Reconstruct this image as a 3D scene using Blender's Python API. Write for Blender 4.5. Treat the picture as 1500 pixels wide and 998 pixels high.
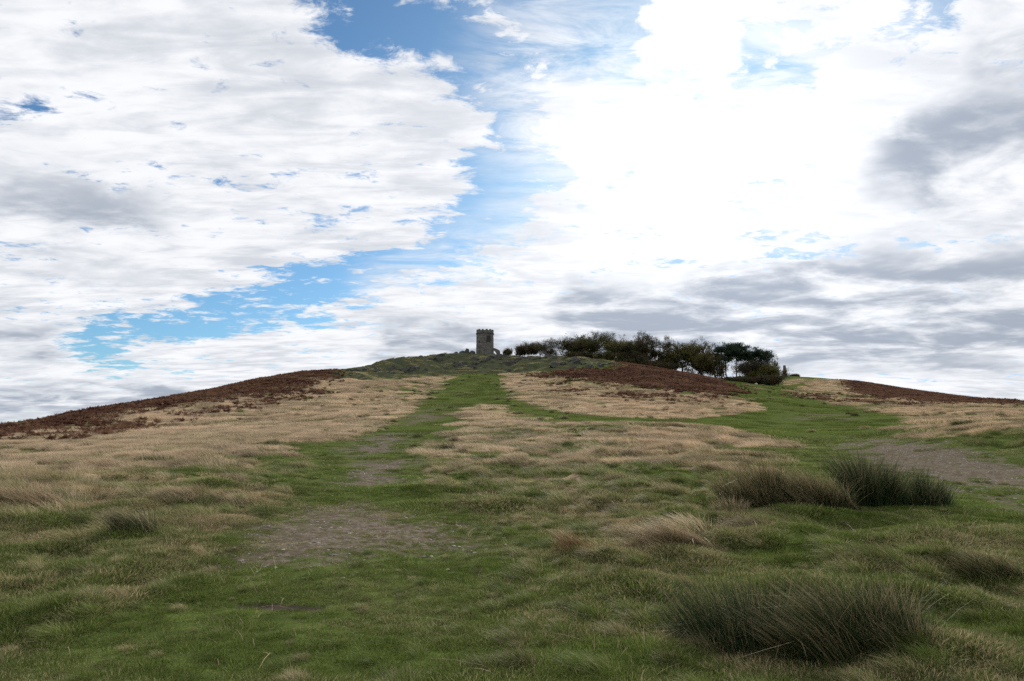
import bpy, bmesh, math, random
import numpy as np
R = math.radians
for o in list(bpy.data.objects): bpy.data.objects.remove(o)
scene = bpy.context.scene
COL = scene.collection

# ------------------------------------------------------------------ camera
CAM_Z = 1.6; PITCH = math.atan(0.151)
cam_d = bpy.data.cameras.new('camera'); cam = bpy.data.objects.new('camera', cam_d); COL.objects.link(cam)
cam.location = (0, 0, CAM_Z); cam.rotation_euler = (R(90)+PITCH, 0, 0)
cam_d.sensor_width = 36; cam_d.lens = 24; cam_d.clip_start = 0.1; cam_d.clip_end = 20000
scene.camera = cam
vs = scene.view_settings
vs.view_transform = 'Standard'; vs.look = 'None'; vs.exposure = 0.70; vs.gamma = 1.0; vs.use_curve_mapping = False
scene.render.film_transparent = False
scene.cycles.max_bounces = 6; scene.cycles.diffuse_bounces = 3; scene.cycles.transmission_bounces = 3
scene.cycles.use_denoising = False

def ray(px, py):                       # viewing direction of a picture point
    x = (px-750)/1000; v = (499-py)/1000
    return x, math.cos(PITCH)-v*math.sin(PITCH), math.sin(PITCH)+v*math.cos(PITCH)
def at(px, py, Y):
    x, dy, dz = ray(px, py); return (x/dy*Y, Y, CAM_Z+dz/dy*Y)
def azel(px, py):
    x, y, z = ray(px, py); n = math.sqrt(x*x+y*y+z*z)
    return math.degrees(math.atan2(x, y)), math.degrees(math.asin(z/n))

# ------------------------------------------------------------------ sun
SUN_AZ, SUN_EL = azel(1040, 215)
sun_d = bpy.data.lights.new('sun', 'SUN'); sun = bpy.data.objects.new('sun', sun_d); COL.objects.link(sun)
sun_d.energy = 2.6; sun_d.angle = R(9); sun_d.color = (1, .95, .87)
sun.rotation_euler = (R(90-SUN_EL), 0, R(180-SUN_AZ))
sun.location = (60, 60, 90)

# ------------------------------------------------------------------ sky: Nishita air with broken cloud decks
world = bpy.data.worlds.new('World'); scene.world = world; world.use_nodes = True
nt = world.node_tree; nt.nodes.clear()
class NB:
    """small helper that writes node maths as function calls"""
    def __init__(s, nt): s.nt = nt
    def put(s, sock, v):
        if isinstance(v, bpy.types.NodeSocket): s.nt.links.new(v, sock)
        elif v is not None: sock.default_value = v
    def m(s, op, a, b=None, c=None, clamp=False):
        n = s.nt.nodes.new('ShaderNodeMath'); n.operation = op; n.use_clamp = clamp
        for i, v in enumerate((a, b, c)): s.put(n.inputs[i], v)
        return n.outputs[0]
    def add(s, a, b): return s.m('ADD', a, b)
    def sub(s, a, b): return s.m('SUBTRACT', a, b)
    def mul(s, a, b): return s.m('MULTIPLY', a, b)
    def ramp(s, v, lo, hi, to0=0.0, to1=1.0):
        n = s.nt.nodes.new('ShaderNodeMapRange'); n.interpolation_type = 'SMOOTHSTEP'
        for i, q in enumerate((v, lo, hi, to0, to1)): s.put(n.inputs[i], q)
        return n.outputs[0]
    def noise(s, vec, scale, detail=5, rough=.55, dist=0.0, lac=2.0):
        n = s.nt.nodes.new('ShaderNodeTexNoise'); n.noise_dimensions = '3D'
        s.put(n.inputs['Vector'], vec); n.inputs['Scale'].default_value = scale; n.inputs['Detail'].default_value = detail
        n.inputs['Roughness'].default_value = rough; n.inputs['Distortion'].default_value = dist; n.inputs['Lacunarity'].default_value = lac
        return n.outputs[0]
    def xyz(s, x, y, z=0.0):
        n = s.nt.nodes.new('ShaderNodeCombineXYZ')
        for i, v in enumerate((x, y, z)): s.put(n.inputs[i], v)
        return n.outputs[0]
    def sep(s, v):
        n = s.nt.nodes.new('ShaderNodeSeparateXYZ'); s.put(n.inputs[0], v); return n.outputs
    def mapping(s, v, loc=(0,0,0), rot=(0,0,0), scale=(1,1,1)):
        n = s.nt.nodes.new('ShaderNodeMapping'); s.put(n.inputs[0], v)
        n.inputs[1].default_value = loc; n.inputs[2].default_value = rot; n.inputs[3].default_value = scale
        return n.outputs[0]
    def mix(s, f, a, b):
        n = s.nt.nodes.new('ShaderNodeMix'); n.data_type = 'RGBA'
        s.put(n.inputs['Factor'], f)
        for k, v in ((6, a), (7, b)):
            if isinstance(v, tuple) and len(v) == 3: v = v+(1,)
            s.put(n.inputs[k], v)
        return n.outputs[2]
    def attr(s, name, typ='GEOMETRY'):
        n = s.nt.nodes.new('ShaderNodeAttribute'); n.attribute_name = name; n.attribute_type = typ; return n.outputs['Fac']
B = NB(nt)
SKY = 0.10
tc = nt.nodes.new('ShaderNodeTexCoord')
dx, dy, dz = B.sep(tc.outputs['Generated'])
den = B.add(B.m('MAXIMUM', dz, 0.0), 0.13)
P2 = B.xyz(B.m('DIVIDE', B.mul(dx, 1.25), den), B.m('DIVIDE', B.mul(dy, 1.25), den))
AZ = B.mul(B.m('ARCTAN2', dx, dy), 57.2958); EL = B.mul(B.m('ARCSINE', dz), 57.2958)
wn = B.noise(P2, 1.6, 4, .6)
wn2 = B.noise(B.mapping(P2, (7, 3, 1)), 1.6, 4, .6)
AE = B.xyz(B.add(AZ, B.mul(B.sub(wn, .5), 9.0)), B.add(EL, B.mul(B.sub(wn2, .5), 6.0)))
def capsule(p0, p1, r0, soft):
    """1 inside a band between two directions (given as picture points), falling off over `soft` degrees"""
    a = azel(*p0); b = azel(*p1); d = (b[0]-a[0], b[1]-a[1]); L2 = max(d[0]**2+d[1]**2, 1e-4)
    q = nt.nodes.new('ShaderNodeVectorMath'); q.operation = 'SUBTRACT'; B.put(q.inputs[0], AE); q.inputs[1].default_value = (a[0], a[1], 0)
    dt = nt.nodes.new('ShaderNodeVectorMath'); dt.operation = 'DOT_PRODUCT'; B.put(dt.inputs[0], q.outputs[0]); dt.inputs[1].default_value = (d[0]/L2, d[1]/L2, 0)
    t = B.m('MULTIPLY', dt.outputs['Value'], 1.0, clamp=True)
    s = nt.nodes.new('ShaderNodeVectorMath'); s.operation = 'SCALE'; s.inputs[0].default_value = (d[0], d[1], 0); B.put(s.inputs['Scale'], t)
    e = nt.nodes.new('ShaderNodeVectorMath'); e.operation = 'DISTANCE'; B.put(e.inputs[0], q.outputs[0]); B.put(e.inputs[1], s.outputs[0])
    return B.ramp(e.outputs['Value'], r0-soft, r0+soft, 1.0, 0.0)
def union(lst):
    o = lst[0]
    for v in lst[1:]: o = B.m('MAXIMUM', o, v)
    return o
blue = union([capsule((530, 10), (715, 100), 2.85, 5.58), capsule((715, 100), (765, 230), 2.09, 4.65), capsule((765, 230), (700, 345), 1.71, 4.34),
              capsule((700, 345), (450, 425), 1.23, 3.41), capsule((450, 425), (150, 492), 1.14, 2.94), capsule((1090, 50), (1180, 100), 0.28, 3.41),
              capsule((1350, 0), (1400, 12), 0.28, 2.48), capsule((740, -80), (860, 10), 3.32, 4.65)])
grey = union([capsule((860, 480), (1500, 460), 3.6, 2.2), capsule((1060, 430), (1500, 415), 3.0, 2.0), capsule((1360, 240), (1560, 215), 4.2, 1.8),
              capsule((1480, 80), (1600, 20), 2.5, 2.5), capsule((20, 300), (190, 330), 2.4, 3.0), capsule((-100, 590), (260, 585), 1.6, 1.4),
              capsule((560, 500), (900, 505), 1.3, 1.6), capsule((-60, 495), (60, 500), 1.0, 1.2)])
veil = union([capsule((830, 130), (1250, 180), 8.0, 5.0), capsule((850, 330), (600, 440), 3.5, 3.0)])
# broken cloud texture: rows of cloudlets, drawn on a plane at cloud height
pr = B.mapping(P2, (2.3, 5.1, 0), (0, 0, R(-38)), (1.0, 2.1, 1))
f1 = B.noise(pr, 1.5, 9, .60, .35)
f2 = B.noise(B.mapping(P2, (9.2, 1.4, 3)), 3.4, 8, .62, .2)
f3 = B.noise(B.mapping(P2, (4.2, 8.4, 5), (0, 0, R(25)), (1, 1.35, 1)), 2.3, 6, .55, .3)
f4 = B.noise(B.mapping(P2, (1.2, 6.4, 2), (0, 0, R(62)), (1, 2.8, 1)), 2.2, 9, .68, .6)      # fine streaks of the thin veil
f5 = B.noise(B.mapping(P2, (3.7, 2.2, 8), (0, 0, R(-30)), (1.0, 1.5, 1)), 8.0, 9, .68, .4)          # small cloudlets
fb = B.add(B.add(B.mul(f1, .34), B.mul(f2, .28)), B.mul(f5, .38))
cover = B.add(B.mul(B.sub(fb, .5), 12.0), B.sub(1.15, B.mul(blue, 2.25)))
dens = B.ramp(cover, -.25, .75)
thin = B.mul(veil, B.ramp(f4, .30, .62))
dens = B.m('MAXIMUM', dens, B.mul(thin, .97))
gm = B.mul(grey, B.ramp(B.add(B.mul(f3, .85), B.mul(f5, .15)), .33, .60))
dens = B.m('MAXIMUM', dens, B.ramp(gm, .1, .6))
# brightness: thin and sunward parts white, thick parts grey
sd = (math.sin(R(SUN_AZ))*math.cos(R(SUN_EL)), math.cos(R(SUN_AZ))*math.cos(R(SUN_EL)), math.sin(R(SUN_EL)))
dot = nt.nodes.new('ShaderNodeVectorMath'); dot.operation = 'DOT_PRODUCT'; B.put(dot.inputs[0], tc.outputs['Generated']); dot.inputs[1].default_value = sd
cosang = B.m('MAXIMUM', dot.outputs['Value'], 0.0)
glow = B.m('POWER', cosang, 26.0)
rip = B.noise(B.mapping(P2, (5.5, 1.1, 4), (0, 0, R(-38)), (1.0, 3.4, 1)), 3.2, 6, .55, .5)
shade = B.ramp(B.add(B.add(B.mul(f3, .40), B.mul(rip, .55)), B.mul(f5, .20)), .47, .72)
shade = B.mul(shade, B.sub(1.0, B.mul(glow, .75)))
thick = B.m('MAXIMUM', B.mul(shade, .50), B.mul(gm, .95))
ccol = B.mix(thick, (.80, .81, .835), (.30, .345, .42))
lum = B.add(.745, B.mul(glow, .18))
cc = nt.nodes.new('ShaderNodeVectorMath'); cc.operation = 'SCALE'; B.put(cc.inputs[0], ccol); B.put(cc.inputs['Scale'], B.mul(lum, 1/SKY))
sky = nt.nodes.new('ShaderNodeTexSky'); sky.sky_type = 'NISHITA'; sky.sun_disc = False
sky.sun_elevation = R(SUN_EL); sky.sun_rotation = R(SUN_AZ); sky.altitude = 200; sky.air_density = 1.0; sky.dust_density = 0.6; sky.ozone_density = 1.0
skc = nt.nodes.new('ShaderNodeVectorMath'); skc.operation = 'MULTIPLY'; B.put(skc.inputs[0], sky.outputs[0]); skc.inputs[1].default_value = (.33, .53, .68)
smn = nt.nodes.new('ShaderNodeVectorMath'); smn.operation = 'MINIMUM'; B.put(smn.inputs[0], skc.outputs[0]); smn.inputs[1].default_value = (2.8, 4.4, 6.1)     # keep the air blue right up to the glare
mixc = B.mix(dens, smn.outputs[0], cc.outputs[0])
bg = nt.nodes.new('ShaderNodeBackground'); B.put(bg.inputs[0], mixc); bg.inputs[1].default_value = SKY
wo = nt.nodes.new('ShaderNodeOutputWorld'); nt.links.new(bg.outputs[0], wo.inputs[0])
world.cycles.sampling_method = 'MANUAL'; world.cycles.sample_map_resolution = 512

# ------------------------------------------------------------------ numpy noise
def _hash(i, j, seed):
    h = (i.astype(np.int64)*374761393 + j.astype(np.int64)*668265263 + seed*974634777) & 0x7fffffff
    h = ((h ^ (h >> 13))*1274126177) & 0x7fffffff
    return ((h ^ (h >> 16)) & 0xffff)/65535.0
def vnoise(x, y, seed=0):
    x = np.asarray(x, float); y = np.asarray(y, float)
    i = np.floor(x); j = np.floor(y); u = x-i; v = y-j
    u = u*u*u*(u*(u*6-15)+10); v = v*v*v*(v*(v*6-15)+10)
    a = _hash(i, j, seed); b = _hash(i+1, j, seed); c = _hash(i, j+1, seed); d = _hash(i+1, j+1, seed)
    return (a*(1-u)+b*u)*(1-v)+(c*(1-u)+d*u)*v
def fbm(x, y, seed=0, octv=4, rough=.5):
    t = 0; a = 1; s = 0
    for k in range(octv):
        t = t+a*vnoise(x*2**k+17.3*k, y*2**k-9.1*k, seed+k); s += a; a *= rough
    return t/s
def sstep(v, a, b):
    t = np.clip((v-a)/(b-a), 0, 1); return t*t*(3-2*t)

# ------------------------------------------------------------------ the lie of the land: thin-plate surface through surveyed points
PT = []
for X in (-14, -7, 0, 7, 14):
    for Y, z in ((0, -.06), (5, 0), (10, .1), (16, .38)): PT.append((X, Y, z+(.25 if X < -6 and Y > 9 else 0)))
VIS = [(0,700,24),(0,665,38),(0,645,58),(0,628,84),(100,690,26),(100,640,62),(100,608,108),(200,680,28),(200,630,75),(200,592,140),
(320,670,31),(320,620,85),(320,569,175),(400,660,35),(400,600,112),(400,553,200),(470,640,48),(470,580,145),(470,544,216),
(560,690,24),(560,650,41),(560,610,90),(560,570,162),(560,548,212),(560,530,244),
(640,690,24),(640,650,42),(640,618,78),(640,590,122),(640,565,172),(640,545,222),(640,521,272),
(710,640,48),(710,600,105),(710,570,163),(710,550,208),(710,536,245),(712,521,283),(760,548,212),(760,523,270),
(800,640,47),(800,610,85),(800,580,140),(800,555,192),(800,523,258),(850,525,246),(860,565,165),
(920,640,44),(920,622,64),(920,604,100),(920,575,148),(920,536,222),(1000,553,196),(1000,575,152),
(1075,571,176),(1075,600,112),(1075,625,66),(1075,655,38),(1120,578,190),(1200,604,122),(1200,625,76),(1200,645,46),
(1280,600,128),(1290,640,46),(1300,668,28),(1190,575,205),(1360,604,112),(1400,596,130),(1420,668,26),(1500,690,22),(1400,640,36),
(1500,602,95),(1500,625,50),(1500,668,25.5),(1500,632,30.5),(1400,622,44),(1140,553,400),(1200,556,385),(1260,560,362),(1300,566,335),
(1400,580,270),(1440,586.5,225),(1500,588,165),(1160,566,300),(1240,572,260),(1320,582,215),
(800,529,300),(860,536,290),(900,543,285),(950,552,280),(985,557,275),(1050,562,262),(1110,566,262)]
PT += [at(*v) for v in VIS]
PT += [(-90,100,-4),(-130,140,-9),(-100,170,4),(-120,250,-2),(-70,255,14),(-60,330,14),(-10,330,36),(20,340,36.5),(0,430,26),(80,360,33),(120,430,34),
     (165,470,34),(220,440,26),(250,360,18),(250,280,9),(190,200,5.5),(140,120,3.5),(90,70,2.4),(50,30,1.5),(-60,40,.2),(-50,10,-.6),(40,5,.3),
     (-30,-20,-.8),(0,-20,-.8),(30,-20,-.5),(0,-100,-5),(-150,-60,-9),(150,-60,-4),(-300,100,-28),(-250,300,-25),(350,100,-4),(-150,500,-8),(100,620,10),(350,560,2),(420,300,-6)]
for a in range(0, 360, 30): PT.append((1000*math.sin(R(a)), 1000*math.cos(R(a)), -45))
PT = np.array(PT); _xy = PT[:, :2]/100; _n = len(PT)
_d2 = ((_xy[:, None]-_xy[None])**2).sum(-1)
_K = .5*_d2*np.log(_d2+1e-12)+np.diag(2e-5*(.05+(np.hypot(PT[:, 0], PT[:, 1])/100)**2))
_A = np.zeros((_n+3, _n+3)); _A[:_n, :_n] = _K; _A[:_n, _n] = 1; _A[:_n, _n+1:] = _xy; _A[_n:, :_n] = _A[:_n, _n:].T
_W = np.linalg.solve(_A, np.concatenate([PT[:, 2], np.zeros(3)]))
def base(x, y):
    x = np.asarray(x, float); y = np.asarray(y, float); sh = x.shape
    q = np.stack([x.ravel(), y.ravel()], 1); r = np.hypot(q[:, 0], q[:, 1]); out = np.empty(len(q))
    for i in range(0, len(q), 20000):
        c = q[i:i+20000]/100; d2 = (c[:, None, 0]-_xy[None, :, 0])**2+(c[:, None, 1]-_xy[None, :, 1])**2
        out[i:i+20000] = (.5*d2*np.log(d2+1e-12))@_W[:-3]+_W[-3]+c@_W[-2:]
    k = sstep(r, 600, 1000); return (out*(1-k)-45*k).reshape(sh)
_ts = np.geomspace(3, 520, 700)
def ground_hit(px, py):
    """where the line of sight through a picture point first meets the land (or passes closest over a crest)"""
    x, dy, dz = ray(px, py); X = x/dy*_ts; Z = CAM_Z+dz/dy*_ts; h = Z-base(X, _ts)
    k = np.where(h <= 0)[0]; i = k[0] if len(k) else int(np.argmin(h/_ts)); g = 1 if len(k) else 1.1
    return X[i]*g, _ts[i]*g
def outline(pts):
    """densify a picture outline and lay it on the land -> world polygon"""
    out = []
    for (a, b) in zip(pts, pts[1:]+pts[:1]):
        n = max(1, int(math.hypot(b[0]-a[0], b[1]-a[1])/60))
        for k in range(n): out.append(ground_hit(a[0]+(b[0]-a[0])*k/n, a[1]+(b[1]-a[1])*k/n))
    return np.array(out)
def poly_sd(x, y, poly):
    """signed distance, positive inside"""
    d = np.full(x.shape, 1e9); ins = np.zeros(x.shape, bool)
    for (x0, y0), (x1, y1) in zip(poly, np.roll(poly, -1, 0)):
        ex, ey = x1-x0, y1-y0; t = np.clip(((x-x0)*ex+(y-y0)*ey)/(ex*ex+ey*ey+1e-9), 0, 1)
        d = np.minimum(d, np.hypot(x-x0-t*ex, y-y0-t*ey))
        c = ((y0 > y) != (y1 > y)) & (x < (x1-x0)*(y-y0)/((y1-y0) if y1 != y0 else 1e-9)+x0); ins ^= c
    return np.where(ins, d, -d)
STRAW = [[(0,642),(200,598),(330,578),(480,553),(560,553),(640,546),(678,549),(662,565),(612,590),(600,610),(540,630),(430,652),(300,668),(150,700),(0,735)],
         [(690,578),(720,590),(760,605),(830,622),(900,640),(860,652),(700,652),(622,648),(640,625),(655,600)],
         [(718,549),(745,545),(850,560),(1000,578),(1070,581),(1130,600),(1060,611),(960,613),(850,609),(790,600),(745,580)],
         [(800,630),(880,620),(960,616),(1080,632),(1130,665),(1050,690),(900,672)],
         [(1132,573),(1160,571),(1260,584),(1500,590),(1500,640),(1400,630),(1300,615),(1280,600),(1200,586)],
         [(1150,556),(1235,558),(1262,580),(1190,572),(1165,565)]]
ROUGH = [[(0,700),(420,655),(470,690),(400,745),(330,800),(270,860),(150,900),(0,950)],
         [(600,650),(850,650),(1130,668),(1080,720),(1000,760),(860,770),(760,745),(640,735),(590,690)],
         [(850,760),(1050,740),(1500,760),(1500,998),(1250,998),(980,960),(900,860)],
         [(1380,625),(1500,630),(1500,668),(1400,655),(1330,640)]]
GRAVEL = [[(285,840),(350,772),(430,732),(535,724),(575,742),(600,757),(690,763),(685,797),(600,812),(480,822),(380,830)],
          [(482,712),(508,692),(575,688),(580,705),(515,715)],[(505,658),(555,638),(597,634),(582,662),(515,669)],[(505,677),(608,671),(597,687),(510,690)],
          [(598,623),(617,602),(638,595),(632,618)],[(1213,645),(1260,640),(1330,643),(1500,675),(1570,690),(1570,730),(1500,716),(1400,705),(1290,692),(1240,670)],
          [(1175,608),(1228,607),(1228,614),(1180,614)],[(1385,708),(1500,735),(1500,742),(1385,713)]]
BRACKEN = [[(-40,630),(150,598),(300,566),(400,547),(470,537),(492,546),(478,558),(400,577),(250,597),(100,625),(-40,650)],
           [(775,549),(840,543),(900,541),(932,533),(1000,544),(1078,566),(1066,579),(950,569),(850,554),(790,552)],
           [(1232,556),(1300,561),(1400,575),(1440,582),(1480,593),(1400,593),(1300,584),(1262,578)]]
SCATTER = [[(-40,645),(480,560),(500,575),(300,612),(100,652),(-40,668)],[(840,556),(1064,579),(1045,598),(890,588),(780,572)],
           [(1145,575),(1260,580),(1300,588),(1460,595),(1300,594),(1200,586)]]
CRAG = [[(478,550),(560,529),(650,517),(760,519),(850,523),(905,532),(840,541),(770,546),(690,548),(560,556),(500,557)]]
TRACK = [[(0,998),(150,905),(290,850),(400,745),(480,690),(560,640),(600,610),(640,575),(680,547),(728,547),(737,575),(775,602),(710,590),(668,600),(645,630),(610,660),(610,720),(720,790),(700,900),(680,998)],
         [(725,560),(745,585),(800,604),(900,614),(1060,613),(1130,603),(1098,580),(1108,571),(1150,571),(1200,590),(1290,605),(1310,625),(1215,648),(1130,642),(1000,622),(850,621),(770,607)],[(1130,574),(1165,566),(1218,555),(1190,555),(1138,568)],
         [(1050,900),(1200,760),(1400,715),(1500,745),(1500,770),(1300,790),(1150,860)]]
BARE = [[(340,886),(400,878),(470,884),(468,892),(400,888)],[(410,986),(440,984),(445,992),(412,992)],[(575,838),(605,836),(608,846),(580,848)],[(280,965),(330,960),(335,972),(290,974)],
        [(540,985),(600,975),(610,982),(560,992)],[(1260,800),(1290,796),(1292,806),(1265,808)]]

# ------------------------------------------------------------------ ground sheet: a fine fan where one looks, coarser all round, out to the horizon
az = np.concatenate([np.arange(-180, -52, 4.0), np.arange(-52, 52.01, .22), np.arange(56, 180, 4.0)])
rr = np.concatenate([[.3, .7, 1.1, 1.5, 1.9, 2.2], np.geomspace(2.5, 520, 470), np.geomspace(560, 9000, 22)])
AZg, RRg = np.meshgrid(np.radians(az), rr, indexing='ij')
GX = RRg*np.sin(AZg); GY = RRg*np.cos(AZg)
def region(polys, soft, seed, warp=1.0):
    amp = np.minimum(.12+.012*RRg, 2.2)*warp
    wl = np.minimum(.35+.03*RRg, 5.0)
    n = fbm(GX/2.1, GY/2.1, seed, 3)*.5+fbm(GX/.5, GY/.5, seed+9, 3)*.5
    n = np.where(RRg > 45, fbm(GX/5, GY/5, seed+5, 4), n)
    m = np.zeros_like(GX)
    for p in polys:
        w = outline(p); lo = w.min(0)-6; hi = w.max(0)+6
        k = (GX > lo[0]) & (GX < hi[0]) & (GY > lo[1]) & (GY < hi[1])
        sd = poly_sd(GX[k], GY[k], w)+(n[k]-.5)*3*amp[k]
        m[k] = np.maximum(m[k], sstep(sd, -soft*amp[k], soft*amp[k]))
    return m
GZ = base(GX, GY)
m_straw = region(STRAW, 3.5, 11, 2.0); m_rough = region(ROUGH, 2.5, 23, 1.5); m_gravel = region(GRAVEL, 3.0, 37, 2.0)
m_brack = region(BRACKEN, 1.8, 41, 1.2); m_scat = region(SCATTER, 1.2, 53); m_crag = region(CRAG, 1.0, 67); m_bare = region(BARE, .8, 71, .5)
m_bare = np.maximum(m_bare, .8*sstep(fbm(GX/.85, GY/.6, 301, 4), .63, .72)*sstep(RRg, 40, 15)*sstep(fbm(GX/6, GY/6, 303, 2), .38, .55))
m_track = region(TRACK, 1.5, 77, 1.0)
m_straw *= (1-m_crag)*(1-.9*m_track)
patch = fbm(GX/3.0, GY/3.0, 81, 4); fine = fbm(GX/.7, GY/.7, 87, 3)
wedge = sstep(RRg, 125, 60)*sstep(np.abs(np.degrees(AZg)+1), 14, 5)
big = fbm(GX/11, GY/11, 83, 3)
m_dry = np.clip(m_straw*(.68+1.5*(patch-.42)+1.2*(big-.45))*(1-.45*wedge) + m_rough*np.clip((fbm(GX/1.4, GY/1.4, 85, 3)-.40)*2.4, 0, .7)*np.where(GX > 2, .65, 1) + .10*(patch > .6)-.5*m_track, 0, 1)
# relief: tussocky hummocks, turf unevenness, worn hollows, crag ledges
near = sstep(RRg, 90, 20)
hum = (fbm(GX/1.1, GY/1.1, 91, 3)-.5)
GZ += near*(m_rough*.42+m_straw*.3+.05)*hum+near*.03*(fbm(GX/.4, GY/.4, 95, 2)-.5)
GZ += near*.16*(fbm(GX/3.5, GY/3.5, 97, 2)-.5)*sstep(RRg, 2, 7)
GZ -= near*(.07*m_gravel+.05*m_bare)
GZ += (1-near)*(.5*(fbm(GX/7, GY/7, 99, 3)-.5))*sstep(RRg, 20, 90)*sstep(RRg, 700, 400)
rid = 1-np.abs(2*fbm(GX/6, GY/6, 103, 3)-1)
GZ += m_crag*(rid*rid*1.5-1.0+.6*(fbm(GX/1.7, GY/1.7, 105, 3)-.5))
# the low bank above the stony track and the lip of turf behind the worn patch
def bump(px, py, Y, h, sx, sy):
    c = at(px, py, Y); return h*np.exp(-((GX-c[0])/sx)**2-((GY-c[1])/sy)**2)
GZ += bump(720, 742, 14.6, .16, 1.6, .35)+bump(960, 632, 52, .5, 9, 4)+bump(560, 722, 17, .10, 1.4, .3)
GZ += bump(1090, 560, 262, 3.6, 9, 6)
na, nr = GX.shape
def sample(f, x, y):
    a = np.degrees(np.arctan2(x, y)); r = np.hypot(x, y)
    fa = np.interp(a, az, np.arange(na)); fr = np.interp(r, rr, np.arange(nr))
    i = np.clip(fa.astype(int), 0, na-2); j = np.clip(fr.astype(int), 0, nr-2); u = fa-i; v = fr-j
    return (f[i, j]*(1-u)+f[i+1, j]*u)*(1-v)+(f[i, j+1]*(1-u)+f[i+1, j+1]*u)*v
def gz(x, y): return float(sample(GZ, np.array([x], float), np.array([y], float))[0])
def mesh_np(name, co, faces, mat=None, attrs=None, smooth=True):
    me = bpy.data.meshes.new(name); co = np.asarray(co, np.float32); faces = np.asarray(faces, np.int32)
    k = faces.shape[1]
    me.vertices.add(len(co)); me.vertices.foreach_set('co', co.ravel())
    me.loops.add(faces.size); me.loops.foreach_set('vertex_index', faces.ravel())
    me.polygons.add(len(faces)); me.polygons.foreach_set('loop_start', np.arange(0, faces.size, k, dtype=np.int32))
    me.polygons.foreach_set('use_smooth', np.full(len(faces), smooth, bool))
    for n, v in (attrs or {}).items(): me.attributes.new(n, 'FLOAT', 'POINT').data.foreach_set('value', np.asarray(v, np.float32).ravel())
    me.update(calc_edges=True)
    if mat: me.materials.append(mat)
    return me
def link(name, me, parent=None, loc=None, **props):
    o = bpy.data.objects.new(name, me); COL.objects.link(o)
    if parent: o.parent = parent
    if loc is not None: o.location = loc
    for k, v in props.items(): o[k] = v
    return o

# ------------------------------------------------------------------ materials
def new_mat(name):
    m = bpy.data.materials.new(name); m.use_nodes = True; m.node_tree.nodes.clear(); return m, NB(m.node_tree)
def finish(m, b, col, rough=.9, bump=None, bstr=.4, bdist=.02, transl=0.0, spec=.2):
    nt = m.node_tree; p = nt.nodes.new('ShaderNodeBsdfPrincipled'); b.put(p.inputs['Base Color'], col if not isinstance(col, tuple) else col+(1,))
    b.put(p.inputs['Roughness'], rough); p.inputs['Specular IOR Level'].default_value = spec
    if bump is not None:
        n = nt.nodes.new('ShaderNodeBump'); n.inputs['Strength'].default_value = bstr; n.inputs['Distance'].default_value = bdist
        b.put(n.inputs['Height'], bump); nt.links.new(n.outputs[0], p.inputs['Normal'])
    out = nt.nodes.new('ShaderNodeOutputMaterial'); sh = p.outputs[0]
    if transl:
        t = nt.nodes.new('ShaderNodeBsdfTranslucent'); b.put(t.inputs[0], col if not isinstance(col, tuple) else col+(1,))
        mx = nt.nodes.new('ShaderNodeMixShader'); mx.inputs[0].default_value = transl; nt.links.new(sh, mx.inputs[1]); nt.links.new(t.outputs[0], mx.inputs[2]); sh = mx.outputs[0]
    nt.links.new(sh, out.inputs[0]); return m
def coords(b, kind='Object'):
    t = b.nt.nodes.new('ShaderNodeTexCoord'); return t.outputs[kind]
def mat_ground():
    m, b = new_mat('ground_cover'); c = coords(b)
    n1 = b.noise(c, .35, 6, .6); n2 = b.noise(c, 2.2, 6, .65); n3 = b.noise(c, 14, 5, .65); n4 = b.noise(c, 60, 3, .6)
    green = b.mix(b.ramp(n2, .35, .65), (.050, .080, .018), (.100, .140, .032))
    green = b.mix(b.mul(b.ramp(n3, .45, .65), .6), green, (.075, .065, .034))
    green = b.mix(b.mul(b.ramp(n4, .5, .65), .5), green, (.13, .115, .06))
    dry = b.mix(b.ramp(n2, .3, .7), (.30, .215, .135), (.43, .325, .215))
    dry = b.mix(b.mul(b.ramp(n1, .5, .68), .45), dry, (.16, .15, .06))
    col = b.mix(b.ramp(b.add(b.attr('dry'), b.mul(b.sub(n3, .5), .5)), .25, .7), green, dry)
    brk = b.mix(b.ramp(n3, .35, .65), (.045, .022, .016), (.11, .055, .038))
    col = b.mix(b.ramp(b.add(b.attr('bracken'), b.mul(b.sub(n2, .5), .6)), .35, .65), col, brk)
    crag = b.mix(b.ramp(n2, .42, .6), (.045, .050, .024), (.075, .075, .062))
    col = b.mix(b.mul(b.attr('crag'), .85), col, crag)
    soil = b.mix(n3, (.055, .043, .032), (.12, .095, .075))
    col = b.mix(b.ramp(b.add(b.attr('bare'), b.mul(b.sub(n3, .5), .7)), .35, .7), col, soil)
    st = b.nt.nodes.new('ShaderNodeTexVoronoi'); b.put(st.inputs['Vector'], c); st.inputs['Scale'].default_value = 24
    gr = b.mix(b.ramp(b.sep(st.outputs['Color'])[0], .25, 1.0), (.12, .098, .074), (.27, .23, .18))
    gr = b.mix(b.ramp(n4, .35, .7), gr, (.13, .105, .082)); gr = b.mix(b.mul(b.ramp(n2, .48, .66), .6), gr, (.075, .085, .03))
    gr = b.mix(b.mul(b.ramp(b.noise(c, 5, 5, .7), .45, .62), .7), gr, (.085, .066, .046))
    gm = b.ramp(b.add(b.attr('gravel'), b.add(b.mul(b.sub(n2, .5), 1.3), b.mul(b.sub(n3, .5), .9))), .40, .64)
    col = b.mix(gm, col, gr)
    return finish(m, b, col, .95, b.add(b.mul(n3, .6), b.mul(n4, .4)), .7, .04, spec=0.0)
M_ground = mat_ground()
i, j = np.meshgrid(np.arange(na-1), np.arange(nr-1), indexing='ij')
F = np.stack([i*nr+j, i*nr+j+1, (i+1)*nr+j+1, (i+1)*nr+j], -1).reshape(-1, 4)
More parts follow.
